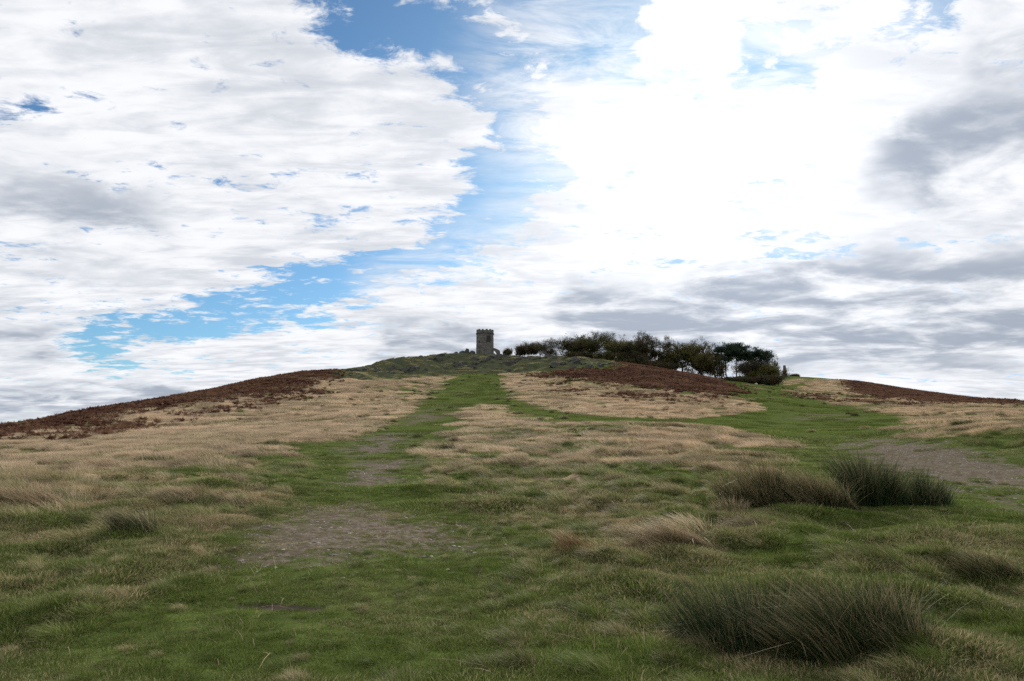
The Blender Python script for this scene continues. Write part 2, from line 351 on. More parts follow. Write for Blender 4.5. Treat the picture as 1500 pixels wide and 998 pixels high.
jj = np.arange(nr-1); F = np.concatenate([F, np.stack([(na-1)*nr+jj, (na-1)*nr+jj+1, jj+1, jj], -1)])       # close the circle
co = np.stack([GX, GY, GZ], -1).reshape(-1, 3)
# cap under the camera
co = np.concatenate([co, [[0, 0, float(GZ[:, 0].mean())]]]); apex = len(co)-1
capf = [(apex, ((k+1) % na)*nr, k*nr) for k in range(na)]
attrs = {k: np.append(v.ravel(), 0) for k, v in (('dry', m_dry), ('bracken', np.clip(m_brack+.30*m_scat*(patch > .55), 0, 1)), ('crag', m_crag), ('bare', m_bare), ('gravel', m_gravel))}
gme = mesh_np('ground', co, F[:, ::-1], M_ground, attrs)
bmx = bmesh.new(); bmx.from_mesh(gme); bmx.verts.ensure_lookup_table()
for f in capf: bmx.faces.new([bmx.verts[k] for k in f[::-1]])
bmesh.ops.recalc_face_normals(bmx, faces=bmx.faces); 
if sum(f.normal.z for f in list(bmx.faces)[:500]) < 0: bmesh.ops.reverse_faces(bmx, faces=bmx.faces)
bmx.to_mesh(gme); bmx.free()
link('ground', gme, kind='structure')

# ------------------------------------------------------------------ grass, bracken, gravel: scattered over the land
rng = np.random.default_rng(5)
def blades(n, Rad, h0, h1, w, lean=.3, wind=.3, curl=.4, seg=2, mound=0.0, gather=0.5):
    """n grass blades rooted in a disc; returns co, faces(tri), t, id"""
    a = rng.uniform(0, 2*np.pi, n); rad = Rad*rng.uniform(0, 1, n)**gather
    x = rad*np.cos(a); y = rad*np.sin(a); h = rng.uniform(h0, h1, n)*(1-.35*(rad/Rad)**2)
    oa = a+rng.normal(0, .7, n); ol = rng.uniform(0, lean, n)*(.4+.8*rad/Rad)
    lx = np.cos(oa)*ol-wind*rng.uniform(.5, 1.3, n); ly = np.sin(oa)*ol+rng.normal(0, .1, n)
    fa = rng.uniform(0, np.pi, n); wx = np.cos(fa)*w/2; wy = np.sin(fa)*w/2; wv = rng.uniform(.6, 1.3, n)
    L = []; T = []
    for k in range(seg+1):
        t = k/seg; bend = t+curl*t*t
        cx = x+lx*h*bend; cy = y+ly*h*bend
        cz = h*(t-.30*curl*t*t*np.hypot(lx, ly)*1.4)+mound*(1-(rad/Rad)**2)-.012
        if k < seg:
            ww = wv*(1-.35*t); L += [np.stack([cx-wx*ww, cy-wy*ww, cz], 1), np.stack([cx+wx*ww, cy+wy*ww, cz], 1)]; T += [np.full(n, t)]*2
        else: L.append(np.stack([cx, cy, cz], 1)); T.append(np.ones(n))
    nv = 2*seg+1; co = np.stack(L, 1).reshape(-1, 3); tt = np.stack(T, 1).ravel(); idn = np.repeat(rng.uniform(0, 1, n), nv)
    f = []
    for k in range(seg-1): f += [(2*k, 2*k+1, 2*k+3), (2*k, 2*k+3, 2*k+2)]
    f.append((2*seg-2, 2*seg-1, 2*seg))
    F = (np.arange(n)[:, None, None]*nv+np.array(f)[None]).reshape(-1, 3)
    return co, F, tt, idn
def mat_grass(name, g0, g1, s0, s1, root=.45):
    """blade colour: fresh to withered by the tint of its tuft, paler towards the dry tips"""
    m, b = new_mat(name); t = b.attr('t'); bid = b.attr('bid'); tint = b.attr('tint', 'INSTANCER'); rnd = b.attr('rnd', 'INSTANCER')
    g = b.mix(bid, g0, g1); s = b.mix(bid, s0, s1)
    k = b.ramp(b.add(b.add(tint, b.mul(b.sub(bid, .5), .7)), b.mul(b.sub(t, .5), .35)), .25, .75)
    col = b.mix(k, g, s)
    v = b.nt.nodes.new('ShaderNodeHueSaturation'); b.put(v.inputs['Color'], col); b.put(v.inputs['Value'], b.add(.62, b.mul(rnd, .72)))
    return finish(m, b, v.outputs[0], .65, transl=.28, spec=.08)
M_grass = mat_grass('grass_blade', (.072, .108, .020), (.152, .196, .045), (.31, .235, .13), (.45, .36, .22))
M_straw = mat_grass('dry_grass_blade', (.09, .115, .035), (.16, .16, .06), (.38, .28, .18), (.60, .465, .32))
def proto(name, data, mat):
    co, F, t, b = data; return bpy.data.objects.new(name, mesh_np(name, co, F, mat, {'t': t, 'bid': b}))
def scatter(name, protos, x, y, kind, scale, rotz, tint, tilt=True, sink=0.0):
    """one object whose points carry the tufts (geometry nodes)"""
    c = bpy.data.collections.new(name+'_kinds')
    for p in protos: c.objects.link(p)
    z = sample(GZ, x, y)-sink
    e = .25+.004*np.hypot(x, y)
    sx = (sample(GZ, x+e, y)-sample(GZ, x-e, y))/(2*e); sy = (sample(GZ, x, y+e)-sample(GZ, x, y-e))/(2*e)
    if not tilt: sx = sx*0; sy = sy*0
    # small-angle tilt to the slope, composed with the turn about the upright axis
    cz, sz = np.cos(rotz), np.sin(rotz)
    lx = sx*cz+sy*sz; ly = -sx*sz+sy*cz
    rx = np.arctan(ly); ry = -np.arctan(lx)
    me = bpy.data.meshes.new(name); n = len(x); me.vertices.add(n)
    me.vertices.foreach_set('co', np.stack([x, y, z], 1).astype(np.float32).ravel())
    def A(nm, ty, v, key='value'): me.attributes.new(nm, ty, 'POINT').data.foreach_set(key, v)
    A('kind_id', 'INT', kind.astype(np.int32)); A('scl', 'FLOAT', scale.astype(np.float32))
    A('rot', 'FLOAT_VECTOR', np.stack([rx, ry, rotz], 1).astype(np.float32).ravel(), 'vector')
    A('tint', 'FLOAT', np.clip(tint, 0, 1).astype(np.float32)); A('rnd', 'FLOAT', rng.uniform(0, 1, n).astype(np.float32))
    o = link(name, me, kind='stuff')
    g = bpy.data.node_groups.new(name, 'GeometryNodeTree'); g.is_modifier = True
    g.interface.new_socket('Geometry', in_out='INPUT', socket_type='NodeSocketGeometry'); g.interface.new_socket('Geometry', in_out='OUTPUT', socket_type='NodeSocketGeometry')
    N = g.nodes.new; gi = N('NodeGroupInput'); go = N('NodeGroupOutput'); mp = N('GeometryNodeMeshToPoints'); ip = N('GeometryNodeInstanceOnPoints'); ci = N('GeometryNodeCollectionInfo')
    ci.inputs['Collection'].default_value = c; ci.inputs['Separate Children'].default_value = True; ci.inputs['Reset Children'].default_value = True
    def NA(nm, ty):
        q = N('GeometryNodeInputNamedAttribute'); q.data_type = ty; q.inputs[0].default_value = nm
        return next(s for s in q.outputs if s.enabled and s.name == 'Attribute')
    e2r = N('FunctionNodeEulerToRotation'); K = g.links.new
    K(gi.outputs[0], mp.inputs[0]); K(mp.outputs[0], ip.inputs['Points']); K(ci.outputs[0], ip.inputs['Instance']); ip.inputs['Pick Instance'].default_value = True
    K(NA('kind_id', 'INT'), ip.inputs['Instance Index']); K(NA('rot', 'FLOAT_VECTOR'), e2r.inputs[0]); K(e2r.outputs[0], ip.inputs['Rotation'])
    K(NA('scl', 'FLOAT'), ip.inputs['Scale']); K(ip.outputs[0], go.inputs[0])
    md = o.modifiers.new('scatter', 'NODES'); md.node_group = g
    return o
def fan(n, r0, r1, half=47):
    a = np.radians(rng.uniform(-half, half, n)); r = np.sqrt(rng.uniform(r0*r0, r1*r1, n)); return r*np.sin(a), r*np.cos(a), r
def area(r0, r1, half=47): return math.radians(2*half)/2*(r1*r1-r0*r0)
def pick(*arrs, keep): return [a[keep] for a in arrs]

protos = [proto('a_turf%d' % k, blades(190, .15, .022, .062, .0048, .9, .15, .5, 2, gather=.5), M_grass) for k in range(4)]           # 0-3 short turf
protos += [proto('b_tuft%d' % k, blades(330, .26, .14, .34, .0048, .75, .55, .9, 3, .06, .6), M_grass) for k in range(4)]              # 4-7 tussock
protos += [proto('c_turfm%d' % k, blades(620, .55, .035, .10, .010, .9, .2, .5, 2), M_grass) for k in range(3)]                          # 8-10 turf, middle distance
protos += [proto('d_meadow%d' % k, blades(900, 1.9, .08, .2, .03, .8, .25, .5, 2), M_grass) for k in range(3)]                            # 11-13 turf, far
X = []; Yy = []; K = []; S = []; RZ = []; T = []
def put(x, y, kind, s, rz, t): X.append(x); Yy.append(y); K.append(kind); S.append(s); RZ.append(rz); T.append(t)
def cov(x, y): return {k: sample(v, x, y) for k, v in (('dry', m_dry), ('gravel', m_gravel), ('bare', m_bare), ('rough', m_rough), ('straw', m_straw), ('brack', m_brack), ('scat', m_scat), ('crag', m_crag), ('track', m_track))}
def nz(x, y, s, seed): return fbm(x/s, y/s, seed, 3)
# short turf close by
n = int(area(2.2, 17)*115); x, y, r = fan(n, 2.2, 17); c = cov(x, y)
bald = c['gravel']*(.40+.55*sstep(nz(x, y, .5, 202), .42, .6))+c['bare']*.95+.25*sstep(nz(x, y, .8, 201), .56, .72)
k = rng.uniform(0, 1, n) > np.clip(bald, 0, .97)
x, y, r = pick(x, y, r, keep=k); c = cov(x, y)
put(x, y, rng.integers(0, 4, len(x)), rng.uniform(.7, 1.3, len(x))*(1+.5*c['rough'])*(1-.45*c['gravel'])*(.75+.6*nz(x, y, 1.3, 207))*(1-.25*c['track']), rng.uniform(0, 6.28, len(x)), c['dry']*.6+.8*(nz(x, y, 1.1, 203)-.42)+.15+.25*c['gravel']-.12*c['track'])
# small tufts that break up the turf
n = int(area(2.3, 24)*7); x, y, r = fan(n, 2.3, 24); c = cov(x, y)
k = rng.uniform(0, 1, n) > np.clip(c['gravel']*.85+c['bare']*.9+.4*c['track'], 0, 1)
x, y, r = pick(x, y, r, keep=k); c = cov(x, y)
put(x, y, 4+rng.integers(0, 4, len(x)), rng.uniform(.16, .48, len(x))*(1-.35*c['track'])*(.7+.6*nz(x, y, 1.7, 245)), rng.normal(0, .8, len(x)), rng.uniform(-.1, .6, len(x))+.4*c['dry'])
# middle distance turf
n = int(area(14, 52)*2.6); x, y, r = fan(n, 14, 52); c = cov(x, y)
k = rng.uniform(0, 1, n) > np.clip(c['gravel']*.96+c['bare'], 0, .97)
x, y, r = pick(x, y, r, keep=k); c = cov(x, y)
put(x, y, 8+rng.integers(0, 3, len(x)), rng.uniform(.7, 1.3, len(x))*(1-.4*c['gravel']), rng.uniform(0, 6.28, len(x)), c['dry']*.8+.6*(nz(x, y, 2.5, 205)-.42)+.05)
# far turf
n = int(area(46, 330)*.16); x, y, r = fan(n, 46, 330); c = cov(x, y)
k = rng.uniform(0, 1, n) > np.clip(c['gravel']*.95+c['brack']*.9+c['straw']*.8+.5*c['crag'], 0, .97)
x, y, r = pick(x, y, r, keep=k); c = cov(x, y)
put(x, y, 11+rng.integers(0, 3, len(x)), rng.uniform(.6, 1.2, len(x)), rng.uniform(0, 6.28, len(x)), c['dry']*.8+.5*(nz(x, y, 6, 209)-.45)+.05+.45*c['crag'])
# tussocks
n = int(area(2.6, 60)*4.0); x, y, r = fan(n, 2.6, 60); c = cov(x, y); cl = nz(x, y, 1.5, 211)
k = rng.uniform(0, 1, n) < (1-.93*c['track'])*np.clip((c['rough']*.8+c['straw']*.75+.08)*sstep(cl, .40, .60)*1.25, 0, 1)*(1-c['gravel'])*(1-c['bare'])
x, y, r = pick(x, y, r, keep=k); c = cov(x, y)
put(x, y, 4+rng.integers(0, 4, len(x)), rng.uniform(.4, 1.05, len(x))*(.7+.3*c['rough']+.35*c['straw'])*(.65+.35*sstep(r, 7, 14)), rng.normal(0, .5, len(x)), c['dry']*.75+.8*(nz(x, y, 1.9, 213)-.40)+.05)
cat_ = np.concatenate
scatter('grass', protos, cat_(X), cat_(Yy), cat_(K), cat_(S), cat_(RZ), cat_(T))
# withered moor grass
X = []; Yy = []; K = []; S = []; RZ = []; T = []
sp = [proto('a_straw%d' % k, blades(420, .42, .22, .46, .0055, .6, .6, .9, 3, .05, .55), M_straw) for k in range(4)]
sp += [proto('b_strawm%d' % k, blades(900, .9, .2, .42, .011, .6, .5, .8, 2), M_straw) for k in range(3)]
sp += [proto('c_strawf%d' % k, blades(800, 1.9, .22, .5, .034, .6, .45, .7, 2), M_straw) for k in range(3)]
n = int(area(4, 30)*2.6); x, y, r = fan(n, 4, 30); c = cov(x, y)
k = rng.uniform(0, 1, n) < np.clip((c['dry']-.22)*1.5, 0, 1)*(.35+.65*sstep(r, 8, 15))*(1-c['gravel'])*(1-c['bare'])*sstep(nz(x, y, 1.2, 215), .36, .56)
x, y = pick(x, y, keep=k); put(x, y, rng.integers(0, 4, len(x)), rng.uniform(.4, .9, len(x)), rng.normal(0, .45, len(x)), .45+.9*(nz(x, y, 2, 217)-.4))
n = int(area(24, 75)*1.5); x, y, r = fan(n, 24, 75); c = cov(x, y)
k = rng.uniform(0, 1, n) < np.clip(c['dry']*1.35-.25, 0, 1)*(1-c['gravel'])
x, y = pick(x, y, keep=k); put(x, y, 4+rng.integers(0, 3, len(x)), rng.uniform(.6, 1.15, len(x)), rng.normal(0, .5, len(x)), .62+1.0*(nz(x, y, 3.5, 219)-.45))
n = int(area(65, 400)*.20); x, y, r = fan(n, 65, 400); c = cov(x, y)
k = rng.uniform(0, 1, n) < np.clip(c['dry']*1.5-.25, 0, 1)*(1-c['gravel'])*(1-.9*c['brack'])
x, y = pick(x, y, keep=k); put(x, y, 7+rng.integers(0, 3, len(x)), rng.uniform(.6, 1.2, len(x)), rng.normal(0, .6, len(x)), .7+1.0*(nz(x, y, 7, 221)-.45))
sp += [proto('d_tuss%d' % k, blades(260, .55, .35, .75, .03, .8, .5, .9, 3, .12, .6), M_straw) for k in range(3)]
n = int(area(28, 260)*.16); x, y, r = fan(n, 28, 260); c = cov(x, y)
k = rng.uniform(0, 1, n) < np.clip(c['straw']*.7+c['rough']*.5+.1, 0, 1)*sstep(nz(x, y, 5, 241), .40, .62)*(1-c['gravel'])*(1-c['brack'])
x, y, r = pick(x, y, r, keep=k); c = cov(x, y); put(x, y, 10+rng.integers(0, 3, len(x)), rng.uniform(.45, 1.0, len(x))*(.7+.3*sstep(r, 30, 120)), rng.normal(0, .5, len(x)), .1+.7*c['dry']+.9*(nz(x, y, 3, 243)-.5))
sp += [proto('e_stalk%d' % k, blades(7, .3, .10, .26, .004, 1.6, .5, .8, 3), M_straw) for k in range(3)]
n = int(area(2.4, 16)*1.6); x, y, r = fan(n, 2.4, 16); put(x, y, 13+rng.integers(0, 3, n), rng.uniform(.5, 1.1, n), rng.uniform(0, 6.28, n), rng.uniform(.6, 1.2, n))
scatter('dry_grass', sp, cat_(X), cat_(Yy), cat_(K), cat_(S), cat_(RZ), cat_(T))

# bracken: dead fronds arching out of a common root
def bracken_clump(nf):
    co = []; F = []; tt = []
    for f in range(nf):
        a = rng.uniform(0, 6.28); L = rng.uniform(.7, 1.15); out = rng.uniform(.35, .9); d = np.array([math.cos(a), math.sin(a)])
        x0 = rng.uniform(-.3, .3, 2); pts = []
        for k in range(9):
            t = k/8; pts.append(np.array([*(x0+d*out*L*(t**1.4)), L*(t*.95-.62*t*t*out)]))
        side = np.array([-d[1], d[0], 0])
        for k in range(1, 9):
            p = pts[k]; q = pts[k-1]; w = L*.34*math.sin(math.pi*min(1, .12+k/9.2))*rng.uniform(.7, 1.2); fw = (p-q)
            for s in (-1, 1):
                b0 = len(co); tip = p+side*s*w+fw*.5+np.array([0, 0, -.25*w+rng.uniform(-.06, .06)])
                co += [q, p, tip]; F.append((b0, b0+1, b0+2)); tt += [k/9]*3
        b0 = len(co); co += [pts[0]+side*.012, pts[0]-side*.012, pts[4]]; F.append((b0, b0+1, b0+2)); tt += [0]*3
    return np.array(co), np.array(F), np.array(tt), rng.uniform(0, 1, len(co))
m, b = new_mat('dead_bracken'); bid = b.attr('bid'); rnd = b.attr('rnd', 'INSTANCER'); tn = b.attr('tint', 'INSTANCER')
colr = b.mix(b.add(b.mul(bid, .5), b.mul(rnd, .5)), (.048, .022, .016), (.15, .070, .046)); colr = b.mix(b.mul(tn, .75), colr, (.24, .14, .08))
M_brack = finish(m, b, colr, .8, transl=.2, spec=.05)
bp = [proto('frond%d' % k, bracken_clump(11), M_brack) for k in range(4)]
n = int(area(60, 420)*1.5); x, y, r = fan(n, 60, 420); c = cov(x, y)
sc = c['scat']*sstep(nz(x, y, 4.5, 223), .45, .60)*.9
k = rng.uniform(0, 1, n) < np.clip(c['brack']*(.7+.6*nz(x, y, 6, 227))+sc*.7, 0, 1)
x, y = pick(x, y, keep=k)
scatter('bracken', bp, x, y, rng.integers(0, 4, len(x)), rng.uniform(.4, .9, len(x)), rng.uniform(0, 6.28, len(x)), nz(x, y, 4, 225)*2.2-.75)

# gravel: loose stones of the worn patches
def pebble():
    bmp = bmesh.new(); bmesh.ops.create_icosphere(bmp, subdivisions=1, radius=1)
    for v in bmp.verts: v.co = v.co*random.uniform(.7, 1.15); v.co.z *= .5
    co = np.array([v.co[:] for v in bmp.verts]); F = np.array([[v.index for v in f.verts] for f in bmp.faces]); bmp.free()
    return co, F, np.zeros(len(co)), np.zeros(len(co))
random.seed(3)
m, b = new_mat('flint'); rnd = b.attr('rnd', 'INSTANCER'); nn = b.noise(coords(b), 3, 3)
M_peb = finish(m, b, b.mix(b.ramp(rnd, .2, 1.0), b.mix(nn, (.15, .13, .11), (.23, .20, .175)), (.37, .34, .305)), .8, spec=.1)
pp = []
for k in range(4):
    o = proto('stone%d' % k, pebble(), M_peb); pp.append(o)
    for p in o.data.polygons: p.use_smooth = False
n = int(area(4, 60)*60); x, y, r = fan(n, 4, 60); c = cov(x, y)
k = (rng.uniform(0, 1, n) < c['gravel']*.8*sstep(nz(x, y, .6, 231), .35, .6)+c['bare']*.12) & ((r < 26) | (rng.uniform(0, 1, n) < .5))
x, y, r = pick(x, y, r, keep=k)
scatter('gravel', pp, x, y, rng.integers(0, 4, len(x)), .010+.024*rng.uniform(0, 1, len(x))**3+.0004*r, rng.uniform(0, 6.28, len(x)), rng.uniform(0, 1, len(x)), sink=-.003)

# ------------------------------------------------------------------ rushes and single tussocks
def rush_material(name, c0, c1, d0, d1, share):
    m, b = new_mat(name); t = b.attr('t'); bid = b.attr('bid')
    live = b.mix(bid, c0, c1); dead = b.mix(b.ramp(t, 0, 1), d0, d1)
    k = b.ramp(b.add(bid, b.mul(b.sub(t, .5), .35)), 1-share-.12, 1-share+.12)
    return finish(m, b, b.mix(k, live, dead), .6, transl=.18, spec=.10)
M_rush = rush_material('rush_stem', (.024, .048, .020), (.060, .088, .034), (.12, .095, .05), (.30, .24, .14), .20)
M_rushdry = rush_material('rush_stem_withered', (.036, .056, .02), (.095, .110, .040), (.15, .118, .062), (.37, .29, .17), .48)
M_rushmix = rush_material('rush_stem_mixed', (.026, .050, .018), (.070, .098, .034), (.13, .10, .055), (.33, .26, .155), .30)
M_tuss = rush_material('tussock_blade', (.07, .09, .03), (.13, .13, .05), (.24, .165, .095), (.46, .34, .21), .70)
M_tussg = rush_material('tussock_blade_green', (.045, .07, .02), (.09, .12, .035), (.20, .16, .09), (.38, .30, .18), .45)
M_tusso = rush_material('tussock_blade_russet', (.12, .10, .04), (.18, .13, .05), (.25, .15, .075), (.40, .26, .14), .65)
def clump(name, px, py, Y, ln, dp, n, h0, h1, w, mat, label, cat, wind=.3, lean=.5, curl=.5, mound=.12, yaw=0, seg=4, group=None):
    X0, _, _ = at(px, py, Y); z0 = gz(X0, Y)
    nb = max(6, int(16*ln*dp/.6)) if Y < 9 else max(6, int(11*ln*dp/.8))
    ba = rng.uniform(0, 2*np.pi, nb); bd = rng.uniform(0, 1, nb)**.55; bx = ln/2*bd*np.cos(ba); by = dp/2*bd*np.sin(ba)
    bl = rng.uniform(0, lean, nb)*(.3+.8*bd); blx = np.cos(ba)*bl-wind*rng.uniform(.3, 1.4, nb); bly = np.sin(ba)*bl+rng.normal(0, .15, nb); bh = rng.uniform(.7, 1.1, nb)*(1-.35*bd**2)
    w_ = rng.integers(0, nb, n); stray = rng.uniform(0, 1, n) < .2                       # stems stand in bundles, some stray
    x = bx[w_]+rng.normal(0, .055+.03*ln, n); y = by[w_]+rng.normal(0, .05+.03*dp, n); rad = np.clip(np.hypot(x/(ln/2), y/(dp/2)), 0, 1)
    h = rng.uniform(h0*.75, h1, n)*bh[w_]*np.where(stray, 1.12, 1.0)
    lx = blx[w_]+rng.normal(0, .13, n)+np.where(stray, rng.normal(0, .35, n), 0); ly = bly[w_]+rng.normal(0, .13, n)+np.where(stray, rng.normal(0, .3, n), 0)
    lm = np.minimum(1, .62/(np.hypot(lx, ly)+1e-6)); lx = lx*lm; ly = ly*lm
    br = rng.uniform(0, 1, n) < .04; kink = np.where(br, rng.uniform(.8, 1.6, n), 0); ka = rng.uniform(0, 6.28, n)
    fa = rng.uniform(0, np.pi, n); wx = np.cos(fa)*w/2; wy = np.sin(fa)*w/2
    L = []; T = []; zz = np.array([gz(X0+u, Y+v)-z0 for u, v in zip(x[::8], y[::8])]); zz = np.repeat(zz, 8)[:n] if n % 8 == 0 else np.zeros(n)
    for k in range(seg+1):
        t = k/seg; bend = t+curl*t*t; kk = max(0, t-.5)*kink
        cx = x+lx*h*bend+np.cos(ka)*kk*h; cy = y+ly*h*bend+np.sin(ka)*kk*h
        cz = h*(t-.34*curl*t*t*np.hypot(lx, ly)*1.3)-kk*h*.9+mound*(1-rad**2)-.03+zz*0
        ww = 1-.75*t
        if k < seg: L += [np.stack([cx-wx*ww, cy-wy*ww, cz], 1), np.stack([cx+wx*ww, cy+wy*ww, cz], 1)]; T += [np.full(n, t)]*2
        else: L.append(np.stack([cx, cy, cz], 1)); T.append(np.ones(n))
    nv = 2*seg+1; f = []
    for k in range(seg-1): f += [(2*k, 2*k+1, 2*k+3), (2*k, 2*k+3, 2*k+2)]
    f.append((2*seg-2, 2*seg-1, 2*seg))
    co = np.stack(L, 1).reshape(-1, 3); F = (np.arange(n)[:, None, None]*nv+np.array(f)[None]).reshape(-1, 3)
    me = mesh_np(name, co, F, mat, {'t': np.stack(T, 1).ravel(), 'bid': np.repeat(rng.uniform(0, 1, n), nv)})
    o = link(name, me, loc=(X0, Y, z0-.01), label=label, category=cat); o.rotation_euler.z = yaw
    if group: o['group'] = group
    return o
clump('rush_clump', 1100, 925, 6.0, 1.0, .6, 4400, .40, .74, .0065, M_rush, 'upright dark green clump of rushes beside the leaning straw-flecked clump', 'rushes', .12, .55, .35)
clump('rush_clump', 1245, 945, 5.75, 1.25, .7, 5200, .38, .70, .0065, M_rushmix, 'leaning rush clump flecked with straw, with a dark hollow under it', 'rushes', .55, .5, .6)
clump('rush_clump', 1120, 742, 14.6, 1.5, .9, 3800, .7, 1.16, .011, M_rushdry, 'broad brownish withered rush clump by the tall dark rush tuft', 'rushes', .35, .5, .5)
clump('rush_clump', 1205, 748, 14.2, 1.3, .8, 3600, .58, 1.05, .011, M_rushdry, 'shaggy straw brown rush clump drooping in front of the tall dark tuft', 'rushes', .4, .6, .7)
clump('rush_clump', 1272, 738, 14.8, 1.0, .7, 3200, .9, 1.42, .011, M_rush, 'tallest dark rush tuft with upright spiky stems near the stony track', 'rushes', .12, .4, .35)
clump('rush_clump', 1345, 738, 14.9, 1.2, .7, 2800, .5, .88, .011, M_rush, 'low dark green rush clump nearest the stony track', 'rushes', .2, .6, .5)
clump('grass_tussock', 990, 815, 10.3, 1.3, .8, 2400, .3, .52, .006, M_tuss, 'broad pale straw tussock swept over by wind on green turf', 'grass tussock', .8, .5, .9)
clump('grass_tussock', 842, 822, 10.0, .85, .5, 520, .12, .27, .006, M_tusso, 'small russet orange grass tussock on the green turf', 'grass tussock', .5, .6, .7)
clump('grass_tussock', 190, 800, 10.2, .75, .6, 1500, .3, .5, .006, M_tussg, 'dark hearted tussock with pale tips among hummocky grass', 'grass tussock', .6, .5, .8)
clump('grass_tussock', 1440, 850, 8.4, 1.0, .5, 1500, .18, .34, .006, M_tussg, 'long low tussock with straw tips right of the rushes', 'grass tussock', .7, .5, .9)
clump('grass_tussock', 40, 745, 12.4, 1.3, .9, 2000, .3, .5, .007, M_tuss, 'large pinkish straw tussock on the left hummocky slope', 'grass tussock', .8, .5, .9)

# ------------------------------------------------------------------ rock
def mat_rock(name, a, b_, moss):
    m, b = new_mat(name); c = coords(b); n1 = b.noise(c, .9, 6, .65); n2 = b.noise(c, 5, 6, .65); n3 = b.noise(c, 22, 4, .6)
    col = b.mix(b.ramp(n2, .3, .7), a, b_); col = b.mix(b.mul(b.ramp(n1, .5, .66), moss), col, (.05, .065, .025)); col = b.mix(b.mul(b.ramp(n3, .62, .78), .25), col, (.24, .23, .21))
    return finish(m, b, col, .9, b.add(b.mul(n2, .6), b.mul(n3, .4)), .8, .15)
M_rock = mat_rock('crag_rock', (.038, .037, .036), (.095, .091, .085), .9)
def rock_mesh(seed, cuts=15, sub=3):
    rnd = random.Random(seed); bm_ = bmesh.new(); bmesh.ops.create_icosphere(bm_, subdivisions=sub, radius=1)
    from mathutils import Vector, noise as mn
    for _ in range(cuts):
        d = Vector((rnd.gauss(0, 1), rnd.gauss(0, 1), rnd.gauss(0, .7))).normalized(); k = rnd.uniform(.4, .78)
        for v in bm_.verts:
            s = v.co.dot(d)-k
            if s > 0: v.co -= d*s
    for v in bm_.verts: v.co += v.co.normalized()*(mn.fractal(v.co*1.9+Vector((seed, 0, 0)), .9, 2.2, 5)*.15)
    me = bpy.data.meshes.new('rock'); bm_.to_mesh(me); bm_.free(); me.materials.append(M_rock); return me
ROCKS = [rock_mesh(s) for s in range(8)]
def rock(px, py, Y, sx, sy, sz, k, label, group=None, rz=None, name='rock', up=0.0):
    X0, _, _ = at(px, py, Y); o = link(name, ROCKS[k % 8], loc=(X0, Y, gz(X0, Y)+sz*.25+up), label=label, category='rock')
    o.scale = (sx, sy, sz); o.rotation_euler = (0, 0, random.uniform(0, 6.28) if rz is None else rz)
    if group: o['group'] = group
    return o
random.seed(11)
rock(684, 514, 281, 2.5, 2.0, 2.3, 0, 'tall blocky crag rock standing just left of the tower', rz=.3)
rock(690, 516, 280, 2.0, 1.6, 1.5, 1, 'lower rounded rock wedged between tall crag rock and tower')
rock(677, 517, 279, 1.9, 1.6, 1.7, 2, 'stepped rock at the foot of the tall crag rock')
rock(668, 518, 278, 2.2, 1.5, 1.2, 3, 'low slab rock in the line of rocks left of the tower')
rock(658, 519, 277, 2.4, 1.5, 1.0, 4, 'outermost low rock at the end of the rock line by the tower')
rock(739, 519, 281, 1.7, 1.4, 1.1, 5, 'rounded dark rock right of the ruined arch')
rock(734, 520, 281, 1.0, 1.0, .8, 6, 'small rock at the foot of the ruined arch')
rock(728, 530, 262, 3.6, 2.2, 1.9, 7, 'big bare rock face below the ruined arch', rz=.2, up=-.9)
rock(719, 531, 261, 2.4, 1.8, 1.5, 1, 'cracked rock left of the big bare rock face below the tower', up=-.7)
rock(737, 528, 264, 2.3, 1.6, 1.3, 2, 'rounded rock right of the big bare rock face below the tower', up=-.6)
g1 = 'rocks breaking through the crag below the tower'; g2 = 'rocks along the ridge right of the tower'
def outcrops(n, x0, x1, row, drop, kind):
    """clusters of overlapping rocks that break through the turf"""
    for c in range(n):
        px = x0+(x1-x0)*(c+random.uniform(.1, .9))/n; top, dr = row(px), drop(px); py = random.uniform(top+1.5, top+dr); Xc, Yc = ground_hit(px, py); S = random.uniform(.7, 1.5)
        for k in range(random.randint(4, 6)):
            s_ = S*random.uniform(.45, 1.25); Xr = Xc+random.gauss(0, 2.2)*S; Yr = Yc+random.gauss(0, .9)*S; big = s_ > 1.0
            if kind == 0: lab = ('large ' if big else 'small ')+'rough grey rock '+('at the bracken end of the crag' if px < 575 else 'midway along the crag slope' if px < 650 else 'in the crag close under the tower')
            else: lab = ('broad ' if big else 'little ')+'flat grey rock on the ridge '+('just right of the tower' if px < 790 else 'below the thin bare trees' if px < 850 else 'below the biggest oak')
            o = link('rock', ROCKS[(c*3+k) % 8], loc=(Xr, Yr, gz(Xr, Yr)+.05*s_), label=lab, category='rock', group=(g1, g2)[kind])
            o.scale = (s_*random.uniform(1.1, 1.9), s_, s_*random.uniform(.55, 1.05)); o.rotation_euler = (random.uniform(-.2, .2), random.uniform(-.2, .2), random.uniform(-.6, .6))
outcrops(19, 500, 752, lambda p: np.interp(p, [500, 560, 650, 752], [543, 532, 522, 524]), lambda p: np.interp(p, [500, 640, 752], [10, 22, 20]), 0)
outcrops(11, 755, 905, lambda p: np.interp(p, [755, 800, 850, 905], [523, 523, 526, 533]), lambda p: np.interp(p, [755, 905], [18, 8]), 1)
ps = rock(1108, 567, 236, .8, .5, .5, 3, 'single pale stone lying at the edge of the green track by the wood'); 
ps.data = ps.data.copy(); ps.data.materials.clear(); ps.data.materials.append(mat_rock('pale_stone', (.45, .43, .40), (.6, .58, .55), .1))

